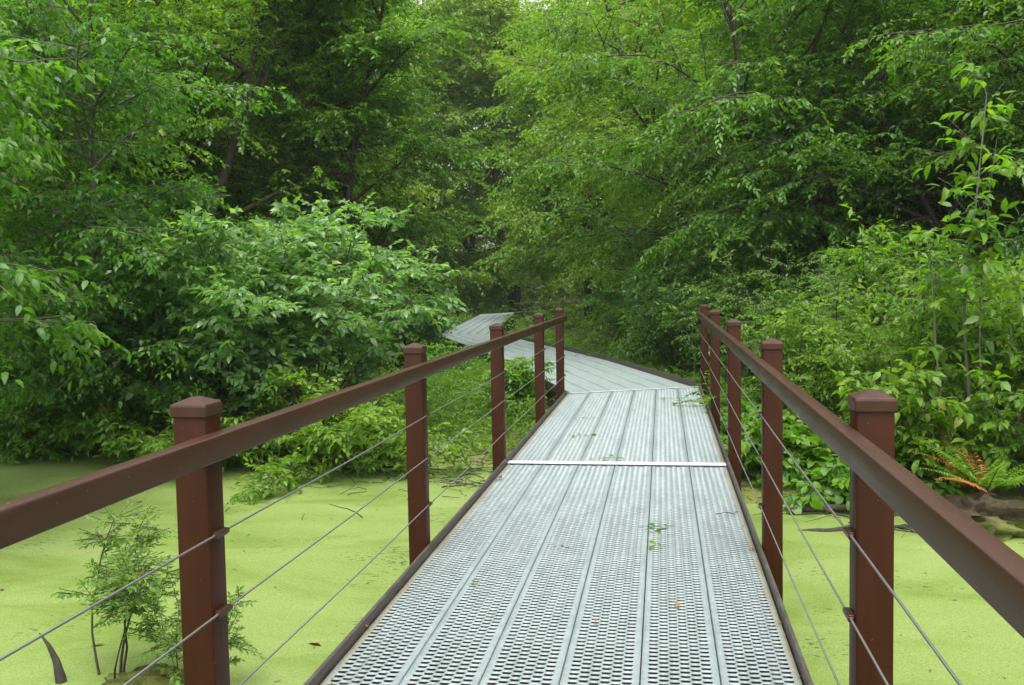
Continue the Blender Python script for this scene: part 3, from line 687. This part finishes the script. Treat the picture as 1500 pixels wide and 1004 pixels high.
for x, y, rz, ms, lm, sc, lab in [
 (-5.0, 12.1, .9, sB[0], 'leaf_blue', 1.0, 'big rounded pond bush with pale bluish leaves behind the near railing post'),
 (-6.2, 12.7, 1.9, sB[1], 'leaf_blue', 1.0, 'pale leaved bush rising farther from the boardwalk than the big rounded one'),
 (-5.5, 14.6, 3.9, sB[1], 'leaf_blue', .98, 'pale leaved bush nearest the boardwalk bend, behind the second post'),
 (-3.5, 11.0, 1.0, sL, 'leaf_fresh', 1.0, 'low bush of fresh green leaves drooping over the duckweed'),
 (-4.9, 11.3, 4.0, sL, 'leaf_mid', 1.0, 'low drooping bush at the foot of the big pond bush'),
 (-7.7, 12.9, .7, sD[0], 'leaf_dark', .95, 'dark arching bush hanging over the shaded pond below the pale sapling'),
 (-6.2, 12.0, 2.9, sD[1], 'leaf_mid', .85, 'small leaved arching bush beside the near railing post, over the pond'),
 (-9.7, 12.7, 1.2, sD[0], 'leaf_mid', .62, 'low bush hanging over the shaded duckweed at the frame edge'),
 (-7.2, 11.7, 3.3, sL, 'leaf_mid', .95, 'low bush drooping over the shaded duckweed beside the pale sapling stem'),
 (-8.7, 12.3, 1.1, sL, 'leaf_mid', 1.1, 'low drooping bush between the pale sapling stem and the frame edge'),
 (-10.4, 14.3, 1.7, sD[1], 'leaf_dark', 1.05, 'dark bush at the far shore of the shaded strip of pond'),
 (-8.2, 15.5, 5.0, sD[0], 'leaf_dark', 1.2, 'tall dark bush under the tree with forked trunks'),
 (-5.3, 20.6, 3.2, sB[0], 'leaf_mid', .55, 'bush hiding the corner where the boardwalk turns back'),
 (-1.75, 14.2, 2.2, sK, 'leaf_fresh', .72, 'leafy plant poking up against the boardwalk edge behind the third post'),
 (-4.1, 18.2, .5, sK, 'leaf_fresh', .6, 'leafy plant at the boardwalk edge farther on towards the hidden corner'),
 (2.5, 12.6, .6, sF, 'leaf_feather', .85, 'feathery shrub of arching sprays behind the second and third railing posts'),
 (2.0, 11.6, 2.4, sR[0], 'leaf_fresh', .70, 'bright shrub crowding the railing by the third post'),
 (3.1, 11.9, 4.5, sR[1], 'leaf_fresh', .95, 'bright green bank shrub with a bare forked stem'),
 (4.1, 11.4, 1.3, sR[0], 'leaf_fresh', .95, 'bright bank shrub between the forked stem shrub and the frame edge'),
 (4.9, 10.9, 3.2, sR[1], 'leaf_mid', .95, 'bank shrub running out of the frame above the stump'),
 (3.4, 14.2, 5.2, sR[0], 'leaf_dark', 1.15, 'taller darker shrub behind the bright bank shrubs'),
 (1.9, 15.8, .1, sD[1], 'leaf_dark', .8, 'dark shrub behind the last railing posts'),
 (5.6, 14.0, 2.0, sD[0], 'leaf_dark', 1.0, 'dark shrub deep behind the big-leaved sapling'),
 (.9, 18.2, 1.5, sD[0], 'leaf_mid', .8, 'shrub at the outer side of the boardwalk bend'),
 (-.1, 22.0, 4.1, sD[1], 'leaf_mid', .75, 'shrub along the outer side of the third grating section'),
 (2.95, 9.6, .9, sK, 'leaf_fresh', .95, 'broad leaved bush just behind the nearest bank post'),
 (3.9, 9.4, 3.0, sK, 'leaf_mid', .75, 'broad leaved bush by the orange fern'),
 (1.75, 10.3, .3, sV, 'leaf_fresh', 1.0, 'heart leaved vine mound spilling to the duckweed beside the second post'),
 (2.4, 9.95, 2.3, sV, 'leaf_mid', 1.0, 'heart leaved vine mound behind the two floating logs'),
 (1.55, 11.6, 4.3, sV, 'leaf_fresh', .95, 'heart leaved vines piled beside the third railing post'),
 (3.75, 7.0, 4.3, sV, 'leaf_fresh', .7, 'small leafy plant on the shore at the frame edge below the fern'),
]:
    plant_shrub('shrub', g0(x, y), rz, ms, L_[lm], lab, G1, sc=sc)

rng = np.random.default_rng(12)
# saplings with big pale leaves on the bank
sS = shrub_meshes(3.7, 1.0, nst=3, nsec=7, ntw=3, m=7, leaf=.155, wd=.42, lod=8, droop=.45, out=.75, low=.55, ldroop=.55, twl=.42, r=.016)
sS2 = shrub_meshes(3.0, .9, nst=3, nsec=7, ntw=3, m=7, leaf=.155, wd=.42, lod=8, droop=.4, out=.6, low=.45, ldroop=.6, twl=.42, r=.015)
for x, y, rz, ms, sc, lab in [
 (3.25, 9.7, .5, sS, 1.0, 'tall big-leaved sapling rising pale against the dark wood over the bank'),
 (4.35, 9.1, 2.5, sS2, 1.0, 'shorter big-leaved sapling leaning in from the frame edge above the fern')]:
    plant_shrub('sapling', g0(x, y), rz, ms, L_['leaf_fresh'], lab, 'big-leaved saplings on the bank', 'sapling', sc, M_barklight)

# feathery saplings standing in the pond
sC = shrub_meshes(.90, .32, nst=4, nsec=9, ntw=5, m=20, leaf=.040, wd=.36, lod=2, droop=.4, out=.7, low=.5, ldroop=.25, twl=.17, r=.007, base=.35)
sC2 = shrub_meshes(.62, .30, nst=4, nsec=7, ntw=4, m=20, leaf=.038, wd=.34, lod=2, droop=.4, out=.9, low=.3, ldroop=.25, twl=.15, r=.005, base=.3)
for x, y, rz, ms, sc, lab in [
 (-2.72, 4.78, .3, sC, 1.0, 'feathery leaved sapling with several thin stems standing in the duckweed'),
 (-2.18, 4.72, 2.0, sC2, 1.0, 'small feathery sapling half hidden behind the nearest pond side post')]:
    plant_shrub('pond_sapling', (x, y, WL-.03), rz, ms, L_['leaf_feather'], lab, 'feathery saplings in the pond', 'sapling', sc)
def blob(name, m, rx, ry, rz_, loc, label, cat, seed, amp=.25):
    bm = bmesh.new(); bmesh.ops.create_icosphere(bm, subdivisions=4, radius=1)
    r_ = np.random.default_rng(seed); ph = r_.uniform(0, 6.28, (6, 3)); fr = r_.uniform(1.5, 6, (6, 3))
    for v in bm.verts:
        c = np.array(v.co); d = sum(math.sin(fr[i]@c*1.0+ph[i, 0])*1.6/(1+fr[i].sum()*.25) for i in range(6))
        k = 1+amp*d*.5; k += amp*.5*float(np.sin(c@fr[0]*4+ph[0, 1])*np.sin(c@fr[1]*5+ph[1, 1]))+r_.normal(0, .02); v.co = Vector((c[0]*rx*k, c[1]*ry*k, c[2]*rz_*k))
    return tag(from_bm(bm, name, m, None, loc, 0, True), label, cat)
blob('tussock', M_soil, .24, .14, .065, (-2.45, 4.74, WL+.0), 'dark mossy tussock at the foot of the feathery sapling', 'tussock', 5, .6)
# a rotten curved snag beside it
P = np.array([[[-2.97, 4.72, WL-.1], [-2.98, 4.72, WL+.02], [-3.01, 4.73, WL+.12], [-3.06, 4.74, WL+.20], [-3.12, 4.75, WL+.265]]])
Vc, Fc = tubes(P, np.array([[.034, .030, .020, .012, .003]]), 9)
tag(link('snag', raw_mesh('snag', Vc, Fc, smooth=True), M_wet), 'dark curved snag poking from the duckweed beside the feathery sapling', 'snag')

# logs and dead branches
def log(label, pts, r_, m=None, cat='log', group=None, forks=3, seed=0):
    r2 = np.random.default_rng(seed); P = np.array(pts, float); t_ = np.linspace(0, len(P)-1, 14); Q = np.stack([np.interp(t_, np.arange(len(P)), P[:, k]) for k in range(3)], 1)
    Q += r2.normal(0, r_*.25, Q.shape)
    acc = Acc(); V_, F_ = tubes(Q[None], (r_*np.linspace(1.05, .6, 14)*(1+r2.normal(0, .1, 14)))[None], 9); acc.add(V_, F_)
    for k in range(forks):
        i = r2.integers(3, 12); d = unit(Q[i+1]-Q[i]); a = r2.uniform(.5, 1.1)*r2.choice([-1, 1])
        d = np.array([d[0]*math.cos(a)-d[1]*math.sin(a), d[0]*math.sin(a)+d[1]*math.cos(a), r2.uniform(-.05, .3)])
        B = polyline(Q[i][None], unit(d)[None], np.array([np.linalg.norm(P[-1]-P[0])*r2.uniform(.25, .5)]), 7, .1, .18)
        V_, F_ = tubes(B, (r_*.4*np.linspace(1, .2, 7))[None], 6); acc.add(V_, F_)
    o = link('log' if cat == 'log' else 'fallen_branch', acc.mesh('log', True), m or M_wet); return tag(o, label, cat, group)
log('nearer wet log floating at the duckweed edge behind the nearest bank post', [(1.55, 8.42, WL-.03), (1.8, 8.40, WL+.005), (2.15, 8.55, WL+.01), (2.6, 8.58, WL+.0)], .030, forks=6, seed=1, group='logs at the bank')
log('farther log lying along the bank under the heart leaved vines', [(1.55, 9.0, WL+.03), (2.0, 9.05, WL+.06), (2.5, 9.0, WL+.08), (3.0, 9.1, WL+.04)], .034, seed=2, group='logs at the bank')
log('mossy root log lying below the broad leaved bush', [(2.6, 8.7, WL+.12), (3.0, 8.75, WL+.16), (3.5, 8.6, WL+.16)], .035, seed=5, group='logs at the bank')
GB = 'dead branches on the shore'
log('longest dead branch lying in the duckweed at the shore behind the second post', [(-3.9, 10.9, WL+.04), (-3.2, 11.1, WL+.07), (-2.4, 11.2, WL+.06), (-1.7, 11.5, WL+.1)], .012, cat='branch', forks=5, seed=3, group=GB)
log('dead forked branch under the low fresh green bush', [(-3.3, 10.6, WL+.02), (-2.8, 10.75, WL+.06), (-2.2, 10.7, WL+.04)], .010, cat='branch', forks=5, seed=4, group=GB)
log('dead brown twig in the duckweed close to the kerb by the third post', [(-2.0, 9.9, WL+.01), (-1.75, 9.75, WL+.06), (-1.5, 9.8, WL+.1)], .008, cat='branch', forks=6, seed=6, group=GB)
log('bare pale branch slanting over the shaded pond below the pale sapling', [(-9.3, 12.4, WL+.3), (-8.2, 12.0, .1), (-7.0, 11.6, .9), (-6.3, 11.5, 1.55)], .022, M_barklight, 'branch', forks=4, seed=8, group=None)
# fern with rusty fronds
fe = empty('fern', (3.2, 8.75, -.47)); tag(fe, 'green fern with some rusty orange fronds on the bank at the frame edge', 'fern')
def fronds(n, L0, seed, az0, az1):
    acc = Acc(); st = Acc(); r2 = np.random.default_rng(seed)
    az = r2.uniform(az0, az1, n); D = unit(np.stack([np.cos(az), np.sin(az), r2.uniform(.5, 1.1, n)], 1))
    PL = polyline(np.zeros((n, 3))+np.array([0, 0, .05]), D, L0*r2.uniform(.75, 1.15, n), 9, .17, .03)
    V_, F_ = tubes(PL, (.004*np.linspace(1, .3, 9))[None]*np.ones((n, 1)), 4)
    k = 26; ii = np.repeat(np.arange(n), k); tt = np.tile(np.linspace(.15, 1, k), n); Pp, T_ = along(PL, ii, tt)
    for sgn in (-1, 1):
        d = fork(T_, np.full(len(Pp), 1.15), np.full(len(Pp), float(sgn)), -.12)
        leaves(acc, Pp, d, unit(np.array([0, 0, 1.])+rng.normal(0, .25, Pp.shape)), .13*(1.08-tt)+.015, np.full(len(Pp), .26), 4, np.clip(rng.normal(.45, .2, len(Pp)), 0, .93))
    st.add(V_, F_); return acc.mesh('frond'), st.mesh('stalks')
for nm, arg, lm in (('green_fronds', (13, .75, 1, 0, 6.28), 'leaf_fresh'), ('rusty_fronds', (5, .8, 2, 1.2, 4.4), 'leaf_rust')):
    a, b = fronds(*arg); link(nm, a, L_[lm], fe); link('stalks', b, M_wet, fe)
blob('root_mound', M_soil, .44, .36, .19, (3.15, 8.62, WL+.07), 'low dark mound of earth and roots under the fern', 'mound', 9, .5)

# creeper climbing onto the deck at the fourth bank post
cr_ = empty('creeper', (.93, 11.15, -.1)); tag(cr_, 'pale green creeper reaching over the kerb onto the deck by the far posts', 'creeper')
a1 = Acc(); a2 = Acc()
PL = np.array([[[.03, .3, -.35], [.0, .1, .08], [-.03, .05, .38], [.02, .0, .62]], [[.03, .3, -.35], [-.05, .3, .13], [-.22, .25, .17], [-.42, .3, .115]], [[.03, .3, -.35], [-.03, .8, .15], [-.15, .75, .22], [-.30, .8, .13]], [[.03, .3, -.35], [-.01, -.25, .13], [-.02, -.35, .24], [.01, -.5, .30]]])
PL2 = np.stack([np.stack([np.interp(np.linspace(0, 3, 9), np.arange(4), q[:, k]) for k in range(3)], 1) for q in PL])
Vc, Fc = tubes(PL2, np.full((4, 9), .004), 5); a1.add(Vc, Fc)
ii = np.repeat(np.arange(4), 13); Pp, T_ = along(PL2, ii, np.tile(np.linspace(.35, 1, 13), 4))
az = rng.uniform(0, 6.28, len(Pp)); dd = unit(np.stack([np.cos(az), np.sin(az), rng.normal(.15, .2, len(Pp))], 1)); Pp[:, 2] = np.maximum(Pp[:, 2], .118)
leaves(a2, Pp, dd, unit(np.array([0, 0, 1.])+rng.normal(0, .3, Pp.shape)), rng.uniform(.06, .11, len(Pp)), np.full(len(Pp), .7), 8, np.clip(rng.normal(.6, .2, len(Pp)), 0, .93))
link('stems', a1.mesh('stems'), L_['leaf_fresh'], cr_); link('leaves', a2.mesh('leaves'), L_['leaf_fresh'], cr_)

# fallen leaves on the deck
def fallen(loc, n, size, lm, label, seed, spread=.07, group='leaves fallen on the deck', name='fallen_leaf'):
    acc = Acc(); r2 = np.random.default_rng(seed)
    P_ = np.concatenate([r2.normal(0, spread, (n, 2))*np.array([1, .5]), r2.uniform(.008, .016, (n, 1))], 1); P_[0, :2] = 0
    a = r2.uniform(0, 6.28, n); D_ = unit(np.stack([np.cos(a), np.sin(a), r2.uniform(.0, .35, n)], 1))
    leaves(acc, P_, D_, unit(np.array([0, 0, 1.])+r2.normal(0, .35, (n, 3))), size*r2.uniform(.7, 1.2, n), np.full(n, .42), 8, r2.uniform(.2, .8, n))
    if n > 2 and lm != 'leaf_rust':
        st = np.stack([P_[:1]*0+np.array([[-spread*1.5, -.01, .008]]), np.array([[0, 0, .012]]), np.array([[spread*1.6, .02, .010]])], 1); V_, F_ = tubes(st, np.full((1, 3), .0012), 4)
        V_ = np.asarray(V_); tri = np.concatenate([F_[:, [0, 1, 2]], F_[:, [0, 2, 3]]]); acc.add(V_, tri, np.full(len(tri), .1))
    o = link(name, acc.mesh(name), L_[lm], None, (loc[0], loc[1], 0.003)); return tag(o, label, 'leaf', group)
FL = [
 ((-.41, 9.11), 4, .062, 'leaf_fresh', 'green leafy sprig on the second grating section, the lower of two near its pond side'),
 ((-.48, 10.32), 4, .062, 'leaf_fresh', 'green sprig with an upturned leaf, the farther of two near the pond side'),
 ((-.10, 7.93), 5, .065, 'leaf_fresh', 'long green leafy sprig lying against the far edge of the bright joint strip'),
 ((.34, 5.69), 5, .062, 'leaf_mid', 'green sprig across the plank seam on the near section'),
 ((.36, 5.27), 3, .06, 'leaf_fresh', 'small pale green sprig just nearer than the one across the seam'),
 ((.42, 12.05), 4, .08, 'leaf_fresh', 'small green leaf far out on the second section close to the skewed strip'),
 ((.10, 4.07), 1, .045, 'leaf_rust', 'single brown curled leaf on the nearest part of the deck'),
 ((.46, 4.27), 1, .06, 'leaf_rust', 'crumpled orange leaf scrap on the plank beside the single brown leaf'),
 ((.02, 5.93), 1, .04, 'leaf_rust', 'tiny brown leaf bit left of the green sprig across the seam'),
 ((-.85, 4.36), 1, .05, 'leaf_rust', 'orange dead leaf caught against the pond side kerb before the second post'),
 ((-.885, 3.88), 1, .045, 'leaf_dead', 'dark dead leaf tucked into the pond side kerb nearest the camera'),
 ((.885, 3.95), 2, .04, 'leaf_rust', 'brown leaf stuck in the bank side kerb nearest the camera'),
 ((-.83, 7.0), 3, .05, 'leaf_dead', 'dark scrap of dead leaf by the kerb just before the bright joint strip'),
 ((-.55, 4.55), 2, .04, 'leaf_fresh', 'tiny yellow green leaf on the second plank from the pond side'),
 ((.06, 11.0), 1, .05, 'leaf_dead', 'dark speck of leaf halfway along the second section'),
]
for k, a in enumerate(FL): fallen(*a, seed=20+k, spread=.075 if a[1] > 3 else .03)
for k, (x, y, L0, a, lab) in enumerate([(.72, 6.02, .16, .3, 'thin dark twig lying on the last plank beside the bank side kerb'), (-.12, 5.16, .10, 2.6, 'short dark twig in the middle of the near grating section'), (.80, 11.3, .25, 1.9, 'curved tendril lying at the kerb near the creeper')]):
    c = np.array([[0, 0, .012], [L0*.4, .015, .016], [L0*.7, -.01, .013], [L0, .03, .014]])
    Vc, Fc = tubes(c[None], np.array([[.003, .003, .0025, .0015]]), 5)
    tag(link('twig', raw_mesh('twig', Vc, Fc), M_wet, None, (x, y, .004), a), lab, 'twig')
# scraps floating on the duckweed and bits on the deck
def litter(name, x, y, z, size, lm, label):
    n = len(x); a = rng.uniform(0, 6.28, n); acc = Acc()
    leaves(acc, np.stack([x, y, z], 1), np.stack([np.cos(a), np.sin(a), np.zeros(n)], 1), unit(np.array([0, 0, 1.])+rng.normal(0, .25, (n, 3))), size, rng.uniform(.2, .45, n), 4, rng.uniform(0, .9, n))
    tag(link(name, acc.mesh(name), L_[lm]), label, 'litter', kind='stuff')
x = np.concatenate([rng.uniform(-7, -1.1, 420), rng.uniform(1.1, 4.5, 130)]); y = np.concatenate([3.8+7.7*rng.random(420)**.7, rng.uniform(3.6, 8.3, 130)])
ok = y < np.interp(x, PX, PY); x, y = x[ok], y[ok]
litter('leaf_litter', x, y, np.full(len(x), WL+.006), rng.gamma(2., .009, len(x))+.008, 'leaf_dead', 'dark leaf scraps and bits floating on the duckweed')
n = 230; k = rng.random(n); x = np.where(rng.random(n) < .5, rng.uniform(-.87, .87, n), np.where(rng.random(n) < .5, -.86, .86)+rng.normal(0, .015, n)); y = 3+9.5*rng.random(n)
litter('deck_litter', x, y, np.full(n, .012), rng.gamma(2., .005, n)+.006, 'leaf_dead', 'tiny dead leaf bits and seeds scattered on the grating and along its kerbs')

# sticks and rotting stems along the shore
n = 420; x = rng.uniform(-4.6, -1.0, n); y = 10.9+rng.normal(0, .75, n)-.12*(x+2.5); x2 = rng.uniform(1.2, 4.2, 160); y2 = np.interp(x2, PX, PY)+rng.normal(.1, .35, 160)
x = np.concatenate([x, x2]); y = np.concatenate([y, y2]); n = len(x)
a = rng.uniform(0, 6.28, n); z = np.maximum(gz(x, y), WL)+.01
D = unit(np.stack([np.cos(a), np.sin(a)*.6, rng.gamma(1., .22, n)], 1))
PLs = polyline(np.stack([x, y, z], 1), D, rng.gamma(2., .07, n)+.04, 5, .05, .16); PLs[..., 2] = np.maximum(PLs[..., 2], WL+.004)
Vc, Fc = tubes(PLs, rng.uniform(.002, .006, (n, 1))*np.linspace(1, .5, 5)[None], 4)
tag(link('stick_litter', raw_mesh('stick_litter', Vc, Fc), M_wet), 'dark rotting sticks and stems strewn along the shore in the duckweed', 'sticks', kind='stuff')

# damp air
m = bpy.data.materials.new('haze'); m.use_nodes = True; t = m.node_tree; t.nodes.clear()
o = t.nodes.new('ShaderNodeOutputMaterial'); v = t.nodes.new('ShaderNodeVolumePrincipled'); v.inputs['Density'].default_value = .00045; v.inputs['Color'].default_value = (.95, .98, .90, 1)
t.links.new(v.outputs[0], o.inputs['Volume'])
ex = [float(a) for a in (gx.min(), gx.max(), gy.min(), gy.max())]
bm = bmesh.new(); box(bm, ex[0]-3, ex[1]+3, ex[2]-3, ex[3]+3, float(Z.min())-1, 36); tag(from_bm(bm, 'haze', m), kind='stuff')
